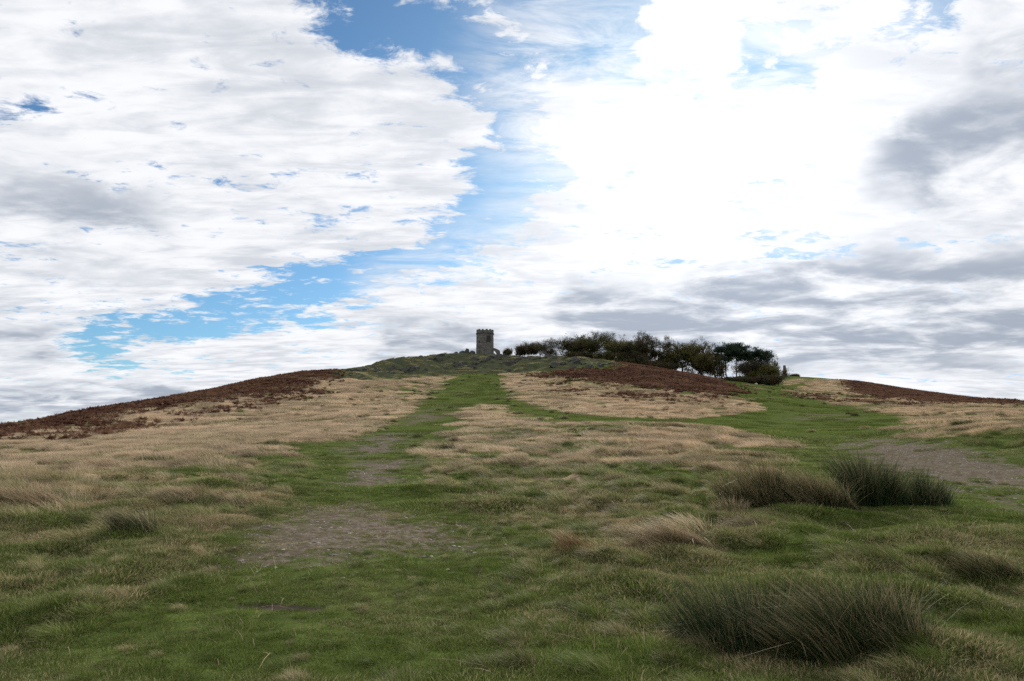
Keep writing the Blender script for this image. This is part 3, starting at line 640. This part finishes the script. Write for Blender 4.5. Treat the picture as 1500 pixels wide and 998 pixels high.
# ------------------------------------------------------------------ the round tower
def mat_masonry():
    m, b = new_mat('rubble_masonry'); c = coords(b); x, y, z = b.sep(c)
    ang = b.mul(b.m('ARCTAN2', y, x), 3.6); uv = b.xyz(ang, z)
    br = b.nt.nodes.new('ShaderNodeTexBrick'); b.put(br.inputs['Vector'], uv); br.inputs['Scale'].default_value = 1.0; br.inputs['Brick Width'].default_value = .62; br.inputs['Row Height'].default_value = .27
    br.inputs['Mortar Size'].default_value = .03; br.inputs['Color1'].default_value = (.10, .095, .088, 1); br.inputs['Color2'].default_value = (.24, .22, .19, 1); br.inputs['Mortar'].default_value = (.15, .14, .125, 1); br.inputs['Bias'].default_value = -.1
    n1 = b.noise(c, .55, 5, .6); n2 = b.noise(c, 3.5, 5, .65)
    col = b.mix(b.mul(b.ramp(n1, .46, .62), .65), br.outputs[0], (.065, .066, .062)); col = b.mix(b.mul(b.ramp(n2, .55, .7), .45), col, (.27, .245, .20))
    return finish(m, b, col, .92, b.add(b.mul(br.outputs['Fac'], -.6), n2), .8, .08)
M_mas = mat_masonry()
M_dark = finish(*new_mat('dark_opening'), (.012, .012, .013), .9)
M_stain = mat_rock('stained_stone', (.028, .027, .028), (.055, .052, .052), .2)
M_trim = mat_rock('weathered_trim', (.07, .067, .065), (.14, .13, .12), .3)
TX, TY, _ = at(710.3, 520, 285); TZ = gz(TX, TY)-.6
tower = bpy.data.objects.new('tower', None); COL.objects.link(tower); tower.location = (TX, TY, TZ)
tower['label'] = 'round battlemented stone tower on the hilltop'; tower['category'] = 'tower'
def lathe(name, prof, mat, parent, seg=64, wob=.0):
    co = []; F = []
    for i in range(seg):
        a = 2*math.pi*i/seg
        for (r, z) in prof:
            k = r+wob*(vnoise(np.array(i*.7), np.array(z*1.7), 5)-.5); co.append((k*math.cos(a), k*math.sin(a), z))
    n = len(prof)
    for i in range(seg):
        for j in range(n-1): F.append((i*n+j, ((i+1) % seg)*n+j, ((i+1) % seg)*n+j+1, i*n+j+1))
    return link(name, mesh_np(name, co, F, mat, smooth=False), parent)
HT = float(at(710, 490, 285)[2]-TZ)        # string course height
zs = list(np.linspace(0, HT, 18))
lathe('wall', [(3.74-.13*z/HT, z) for z in zs], M_mas, tower, wob=.10)
lathe('string_course', [(3.48, HT-.02), (3.88, HT+.03), (3.94, HT+.17), (3.88, HT+.30), (3.48, HT+.34)], M_trim, tower)
PTOP = HT+1.35
lathe('parapet', [(3.58, HT+.30), (3.66, HT+.5), (3.66, PTOP), (3.13, PTOP+.002), (3.13, HT+.6), (0.02, HT+.6)], M_mas, tower, wob=.05)
def block(name, cx, cy, cz, w, d, h, rz, mat, parent, taper=.85):
    v = []
    for k, zz in enumerate((0, h*.7, h)):
        s = (1, .97, taper)[k]
        for sx, sy in ((-1, -1), (1, -1), (1, 1), (-1, 1)):
            X_, Y_ = sx*w/2*s, sy*d/2*s; v.append((cx+X_*math.cos(rz)-Y_*math.sin(rz), cy+X_*math.sin(rz)+Y_*math.cos(rz), cz+zz))
    F = []
    for l in (0, 4): F += [(l+i, l+(i+1) % 4, l+4+(i+1) % 4, l+4+i) for i in range(4)]
    F += [(8, 9, 10, 11), (3, 2, 1, 0)]
    return link(name, mesh_np(name, v, F, mat, smooth=False), parent)
for k in range(13):
    a = 2*math.pi*(k+.25)/13
    block('merlon', 3.40*math.cos(a), 3.40*math.sin(a), PTOP-.03, .55, .85, .5+random.uniform(-.06, .08), a, M_trim, tower, .7)
def arch_outline(w, h, n=10):
    pts = [(-w/2, 0), (w/2, 0), (w/2, h-w/2)]; pts += [(w/2*math.cos(t), h-w/2+w/2*math.sin(t)) for t in np.linspace(0, math.pi, n)[1:-1]]; pts += [(-w/2, h-w/2)]
    return pts
def wall_patch(name, pts, ang, rad, depth, mat, parent, z0):
    """an outline wrapped on the round wall, `depth` thick"""
    v = []
    for rr_ in (rad, rad-depth):
        for (u, z) in pts: a = ang+u/rad; v.append((rr_*math.cos(a), rr_*math.sin(a), z0+z))
    n = len(pts); bm_ = bmesh.new(); vv = [bm_.verts.new(p) for p in v]
    bm_.faces.new(vv[:n]); bm_.faces.new(vv[n:][::-1])
    for i in range(n): bm_.faces.new((vv[i], vv[n+i], vv[n+(i+1) % n], vv[(i+1) % n]))
    bmesh.ops.recalc_face_normals(bm_, faces=bm_.faces); me = bpy.data.meshes.new(name); bm_.to_mesh(me); bm_.free(); me.materials.append(mat)
    return link(name, me, parent)
front = -math.pi/2
def ring(w, h, t): 
    return arch_outline(w+2*t, h+t)
zw = float(at(716, 503, 285)[2]-TZ)
wf = wall_patch('window_surround', [(u, z) for u, z in ring(1.9, 2.7, .28)], front+.46, 3.79, .3, M_mas, tower, zw); wf['label'] = 'tall arched window surround'
wall_patch('opening', arch_outline(1.9, 2.7), front+.46, 3.83, .4, M_stain, wf, zw+.02)
zs2 = float(at(699.5, 497, 285)[2]-TZ)
wall_patch('window', arch_outline(.5, 1.0), front-1.12, 3.76, .3, M_dark, tower, zs2)
wall_patch('window', arch_outline(.4, .8), front-.62, 3.77, .3, M_dark, tower, zs2-1.9)
# the ruined arch that leans on the tower like a jug handle
hp = [(3.2, 4.35), (4.3, 4.2), (5.5, 3.65), (6.35, 3.05), (6.45, 2.2), (6.4, 0), (5.2, 0), (5.0, 1.2), (4.75, 2.0), (4.35, 2.75), (3.85, 3.25), (3.4, 3.45), (3.2, 3.5)]
bm_ = bmesh.new(); fr = [bm_.verts.new((x, -.55+random.uniform(-.06, .06), z)) for x, z in hp]; bk = [bm_.verts.new((x, .55, z)) for x, z in hp]; n = len(hp)
bm_.faces.new(fr); bm_.faces.new(bk[::-1])
for i in range(n): bm_.faces.new((fr[i], bk[i], bk[(i+1) % n], fr[(i+1) % n]))
bmesh.ops.recalc_face_normals(bm_, faces=bm_.faces); bmesh.ops.triangulate(bm_, faces=bm_.faces); me = bpy.data.meshes.new('ruined_arch'); bm_.to_mesh(me); bm_.free(); me.materials.append(M_mas)
ra = link('ruined_arch', me, tower); ra['label'] = 'ruined stone arch leaning on the tower wall'
block('pier', 3.95, -.1, 0, 1.1, 1.2, 2.0, 0, M_mas, tower, .6)

# ------------------------------------------------------------------ the memorial pillar beyond the wood
MX, MY, _ = at(1150, 553, 398); MZ = gz(MX, MY)
mon = bpy.data.objects.new('memorial_pillar', None); COL.objects.link(mon); mon.location = (MX, MY, MZ); mon['label'] = 'slender tapering stone memorial pillar on the far hill beside the wood'; mon['category'] = 'monument'
block('plinth', 0, 0, -.3, 2.3, 2.3, .9, .2, M_trim, mon, .96)
MH = max(6.3, float(at(1150, 535.5, 398)[2])-MZ-.9)
block('shaft', 0, 0, .55, 1.35, 1.35, MH, .2, M_trim, mon, .74)
block('cap', 0, 0, .55+MH-.02, 1.12, 1.12, .35, .2, M_trim, mon, .6)

# ------------------------------------------------------------------ trees
def tubes(paths, sides=5):
    co = []; F = []
    for pts, rad in paths:
        pts = np.array(pts); n = len(pts); s = sides if rad[0] > .05 else 3
        for k in range(n):
            d = pts[min(k+1, n-1)]-pts[max(k-1, 0)]; d = d/(np.linalg.norm(d)+1e-9)
            u = np.cross(d, (0.31, .2, .93) if abs(d[2]) < .9 else (1, 0, 0)); u /= np.linalg.norm(u); v = np.cross(d, u)
            for q in range(s): t = 2*math.pi*q/s; co.append(pts[k]+(u*math.cos(t)+v*math.sin(t))*rad[k])
        b0 = len(co)-n*s
        for k in range(n-1):
            for q in range(s): F.append((b0+k*s+q, b0+k*s+(q+1) % s, b0+(k+1)*s+(q+1) % s, b0+(k+1)*s+q))
    return np.array(co), np.array(F)
def leaves(centres, per, spread, size, flat=1.0):
    c = np.repeat(np.array(centres), per, 0); n = len(c)
    c = c+trng.normal(0, 1, (n, 3))*np.array([spread, spread, spread*flat])
    u = trng.normal(0, 1, (n, 3)); u /= np.linalg.norm(u, axis=1)[:, None]; w = np.cross(u, trng.normal(0, 1, (n, 3))); w /= np.linalg.norm(w, axis=1)[:, None]
    s = size*trng.uniform(.6, 1.4, (n, 1)); co = np.stack([c-u*s, c+w*s*.7, c+u*s, c-w*s*.7], 1).reshape(-1, 3)
    return co, np.arange(n*4).reshape(-1, 4), np.repeat(trng.uniform(0, 1, n), 4)
def mat_leaf(name, a, b_, c_):
    m, b = new_mat(name); bid = b.attr('bid'); n = b.noise(coords(b), .45, 3)
    col = b.mix(bid, a, b_); col = b.mix(b.ramp(n, .45, .62), col, c_); return finish(m, b, col, .7, transl=.25)
M_oak = mat_leaf('oak_leaf', (0.036, 0.048, 0.015), (0.085, 0.088, 0.028), (0.105, 0.078, 0.028))
M_brown = mat_leaf('russet_leaf', (0.060, 0.052, 0.020), (0.140, 0.098, 0.036), (0.066, 0.072, 0.024))
M_gold = mat_leaf('golden_leaf', (0.066, 0.066, 0.017), (0.170, 0.135, 0.034), (0.055, 0.066, 0.020))
M_pine = mat_leaf('pine_needle', (0.016, 0.031, 0.018), (0.042, 0.068, 0.036), (0.026, 0.047, 0.026))
M_dim = mat_leaf('dark_leaf', (0.029, 0.035, 0.016), (0.072, 0.067, 0.029), (0.080, 0.051, 0.026))
m, b = new_mat('bark'); M_bark = finish(m, b, b.mix(b.noise(coords(b), 4, 5), (.030, .025, .020), (.085, .072, .060)), .95)
def grow(p, d, L, r, lvl, maxl, kids, paths, tips, up=.15, wig=.16, spread=.75):
    n = 5 if lvl == 0 else 4; pts = [p]; q = p.copy(); dd = d.copy()
    for k in range(n-1):
        dd = dd+trng.normal(0, wig, 3)+np.array([0, 0, up*.35]); dd /= np.linalg.norm(dd); q = q+dd*L/(n-1); pts.append(q)
    rad = np.linspace(r, r*.5, n); paths.append((pts, rad))
    if lvl >= maxl: tips.append(pts[-1]); tips.append(pts[-2]); return
    if lvl >= maxl-1: tips.append(pts[-1])
    nk = kids[lvl]
    for k in range(nk):
        f = trng.uniform(.55 if lvl == 0 else .3, 1.0); i = min(int(f*(n-1)), n-2); g_ = f*(n-1)-i; s = pts[i]*(1-g_)+pts[i+1]*g_
        ax = trng.normal(0, 1, 3); ax -= ax.dot(dd)*dd; ax /= np.linalg.norm(ax); an = trng.uniform(.45, 1.15)*spread
        nd = dd*math.cos(an)+ax*math.sin(an)+np.array([0, 0, up]); nd /= np.linalg.norm(nd)
        grow(s, nd, L*trng.uniform(.55, .8), max(r*.5*(1-.3*f), .026), lvl+1, maxl, kids, paths, tips, up, wig, spread)
trng = np.random.default_rng(1)
def tree(kind, px, top, bot, Y, wpx, label, leaf, name, seed, cat='tree', group=None, dens=1.0, lean=0.0):
    """top/bot: rows of crown top and foot; wpx: crown width"""
    global trng
    trng = np.random.default_rng(seed)
    X0 = at(px, bot, Y)[0]; z0 = gz(X0, Y); zt = at(px, top, Y)[2]; H = max(zt-z0, 1.2)*1.06; Wd = wpx*Y/1000*1.15
    paths = []; tips = []
    if kind == 'pine':
        th = .74; pts = [np.array([lean*H*(t**1.5)+.15*math.sin(t*4+seed), .1*math.cos(t*5), t*th]) for t in np.linspace(0, 1, 8)]
        for p_ in pts: p_[2] *= H
        paths.append((pts, np.linspace(.26, .13, 8)))
        for k in range(24):
            f = trng.uniform(.58, 1.0); i = min(int(f*7), 6); s = pts[i]+(pts[i+1]-pts[i])*(f*7-i); a = trng.uniform(0, 6.28); Ln = Wd/2*trng.uniform(.45, 1.0)*(1.25-.5*abs(f-.8)/.2*.5)
            e = s+np.array([math.cos(a)*Ln, math.sin(a)*Ln, H*trng.uniform(.03, .2)]); mid = (s+e)/2+np.array([0, 0, -.2])
            paths.append(([s, mid, e], np.array([.08, .05, .02]))); tips += [e, mid*.35+e*.65+np.array([0, 0, .35]), (s+e)/2+np.array([0, 0, .6])]
        tips.append(pts[-1]+np.array([0, 0, H*.2])); tips.append(pts[-1]+np.array([.4, 0, H*.12]))
    elif kind == 'shrub':
        for k in range(7):
            a = trng.uniform(0, 6.28); grow(np.array([.05*math.cos(a), .05*math.sin(a), 0.]), np.array([math.cos(a)*.6, math.sin(a)*.6, .8]), H*.5, .06, 1, 3, (0, 4, 4), paths, tips, .1)
    elif kind == 'bare':
        grow(np.array([0., 0, -.2]), np.array([lean, 0, 1.]), H*.42, H*.024, 0, 4, (7, 5, 4, 4), paths, tips, .10, .2, .9)
    else:
        grow(np.array([0., 0, -.2]), np.array([lean, 0, 1.]), H*(.54 if px > 990 else .44), H*.034, 0, 3, (9, 6, 5), paths, tips, .08, .17, 1.0)
    tips = np.array(tips); allp = np.concatenate([np.array(p_[0]) for p_ in paths])
    ext = np.percentile(np.abs(allp[:, :2]-allp[:, :2].mean(0)), 93); sx = Wd/2/(ext+.2); sz = H/(allp[:, 2].max()+.4)
    sc = np.array([sx, sx, sz]) if kind != 'pine' else np.array([1, 1, H/(tips[:, 2].max()+.5)])
    root = bpy.data.objects.new(name, None); COL.objects.link(root); root.location = (X0, Y, z0-.1); root['label'] = label; root['category'] = cat
    if group: root['group'] = group
    co, F = [], []
    c1, f1_ = tubes([(np.array(p_)*sc, r_) for p_, r_ in paths]); link('trunk', mesh_np('trunk', c1, f1_, M_bark), root)
    T_ = tips*sc
    if kind == 'pine': lc, lf, lb = leaves(T_, int(130*dens), .75, .19, .5)
    elif kind == 'shrub': lc, lf, lb = leaves(T_, int(60*dens), .5, .18)
    elif kind == 'bare':
        T_ = T_[trng.uniform(0, 1, len(T_)) < .75]; lc, lf, lb = leaves(T_, max(1, int(5*dens)), .40, .13)
    else: lc, lf, lb = leaves(T_, int(32*dens), .48, .18)
    lc[:, 2] = np.maximum(lc[:, 2], .15)
    link('crown', mesh_np('crown', lc, lf, leaf, {'bid': lb}, smooth=False), root)
    return root
WOOD = [
('bare', 743, 510, 521, 286, 9, 'tiny sapling with thin crown right of the ruined arch', M_brown, 'sapling', 'sapling', 1.5),
('shrub', 771, 505, 524, 285, 30, 'dark rounded thorn bush at the left end of the ridge trees', M_dim, 'thorn_bush', 'bush', .8),
('bare', 791, 498, 524, 288, 34, 'thin brownish tree between thorn bush and the bare spreading tree', M_brown, 'oak_tree', 'tree', 2.2),
('bare', 822, 496, 524, 284, 46, 'nearly leafless spreading tree letting the sky show through', M_dim, 'bare_tree', 'tree', 1.6),
('shrub', 838, 517, 527, 276, 22, 'low brown scrub between bare spreading tree and the biggest oak', M_brown, 'scrub_bush', 'bush', .7),
('oak', 868, 483, 531, 280, 66, 'biggest dark oak with broad rounded crown on the ridge', M_oak, 'oak_tree', 'tree', .85),
('oak', 846, 496, 530, 284, 36, 'dark leafy oak tucked against the left of the biggest oak', M_oak, 'oak_tree', 'tree', .8),
('oak', 906, 496, 536, 276, 44, 'golden green oak right of the biggest oak', M_gold, 'oak_tree', 'tree', .9),
('oak', 928, 499, 540, 282, 30, 'green oak squeezed behind the domed twiggy tree', M_oak, 'oak_tree', 'tree', .8),
('bare', 953, 489, 548, 268, 56, 'dark domed tree with dense fine upright twigs', M_dim, 'beech_tree', 'tree', 9),
('oak', 976, 518, 551, 274, 24, 'small dark tree at right foot of the domed twiggy tree', M_dim, 'oak_tree', 'tree', .9),
('oak', 1001, 502, 556, 272, 40, 'tall russet and green oak left of the round brown oak', M_gold, 'oak_tree', 'tree', .8),
('oak', 1033, 499, 558, 278, 42, 'tall dark oak behind the round brown oak', M_oak, 'oak_tree', 'tree', .75),
('oak', 1021, 518, 560, 262, 40, 'round crowned brown oak in front of the taller oaks', M_brown, 'oak_tree', 'tree', 1.0),
('bare', 1050, 510, 561, 274, 26, 'bare slender tree between the oaks and the pines', M_dim, 'bare_tree', 'tree', 1.2),
('pine', 1064, 505, 563, 260, 30, 'tall straight pine nearest the oaks', M_pine, 'pine_tree', 'tree', .9),
('pine', 1080, 505, 564, 263, 32, 'tall pine with wide dark crown, middle of the pine row', M_pine, 'pine_tree', 'tree', 1.0),
('bare', 1090, 526, 565, 258, 40, 'leafless forked tree under the pines', M_dim, 'bare_tree', 'tree', .5),
('pine', 1103, 511, 562, 266, 44, 'blue green flat topped pine leaning over the scrubby mound', M_pine, 'pine_tree', 'tree', 1.1),
('oak', 1122, 521, 563, 270, 42, 'dull green domed tree right of the pines', M_oak, 'oak_tree', 'tree', .8),
('shrub', 1118, 536, 559, 256, 30, 'golden leaved bush under the domed tree on the mound', M_gold, 'golden_bush', 'bush', .9),
('bare', 1140, 535, 560, 290, 26, 'pale leafless tree next to the memorial pillar', M_dim, 'bare_tree', 'tree', .6),
('shrub', 1066, 557, 568, 246, 30, 'dark scrub bush at the left foot of the scrubby mound', M_dim, 'scrub_bush', 'bush', .9),
('shrub', 1092, 555, 571, 244, 36, 'dark scrub bush covering the middle of the mound', M_dim, 'scrub_bush', 'bush', 1.0),
('shrub', 1120, 552, 573, 242, 34, 'dark scrub bush at the right end of the mound above the green track', M_dim, 'scrub_bush', 'bush', 1.0),
('shrub', 857, 517, 531, 272, 26, 'dark undergrowth bush at the foot of the biggest oak', M_dim, 'scrub_bush', 'bush', .9),
('shrub', 889, 518, 536, 268, 30, 'olive undergrowth bush below the golden green oak', M_oak, 'scrub_bush', 'bush', .9),
('shrub', 925, 522, 543, 264, 34, 'dark undergrowth bush left of the domed twiggy tree', M_dim, 'scrub_bush', 'bush', .9),
('shrub', 962, 530, 550, 258, 30, 'dark undergrowth bush under the domed twiggy tree by the bracken', M_dim, 'scrub_bush', 'bush', .9),
('shrub', 1163, 550, 555, 390, 10, 'small dark bush on the far skyline right of the memorial pillar', M_dim, 'scrub_bush', 'bush', .5),
]
for i, (kind, px, top, bot, Y, w, lab, leaf, nm, ct, dn) in enumerate(WOOD):
    tree(kind, px, top, bot, Y, w, lab, leaf, nm, 100+i, ct, 'trees and bushes of the hilltop wood', dn, lean=(.12 if 'leaning' in lab else .02))
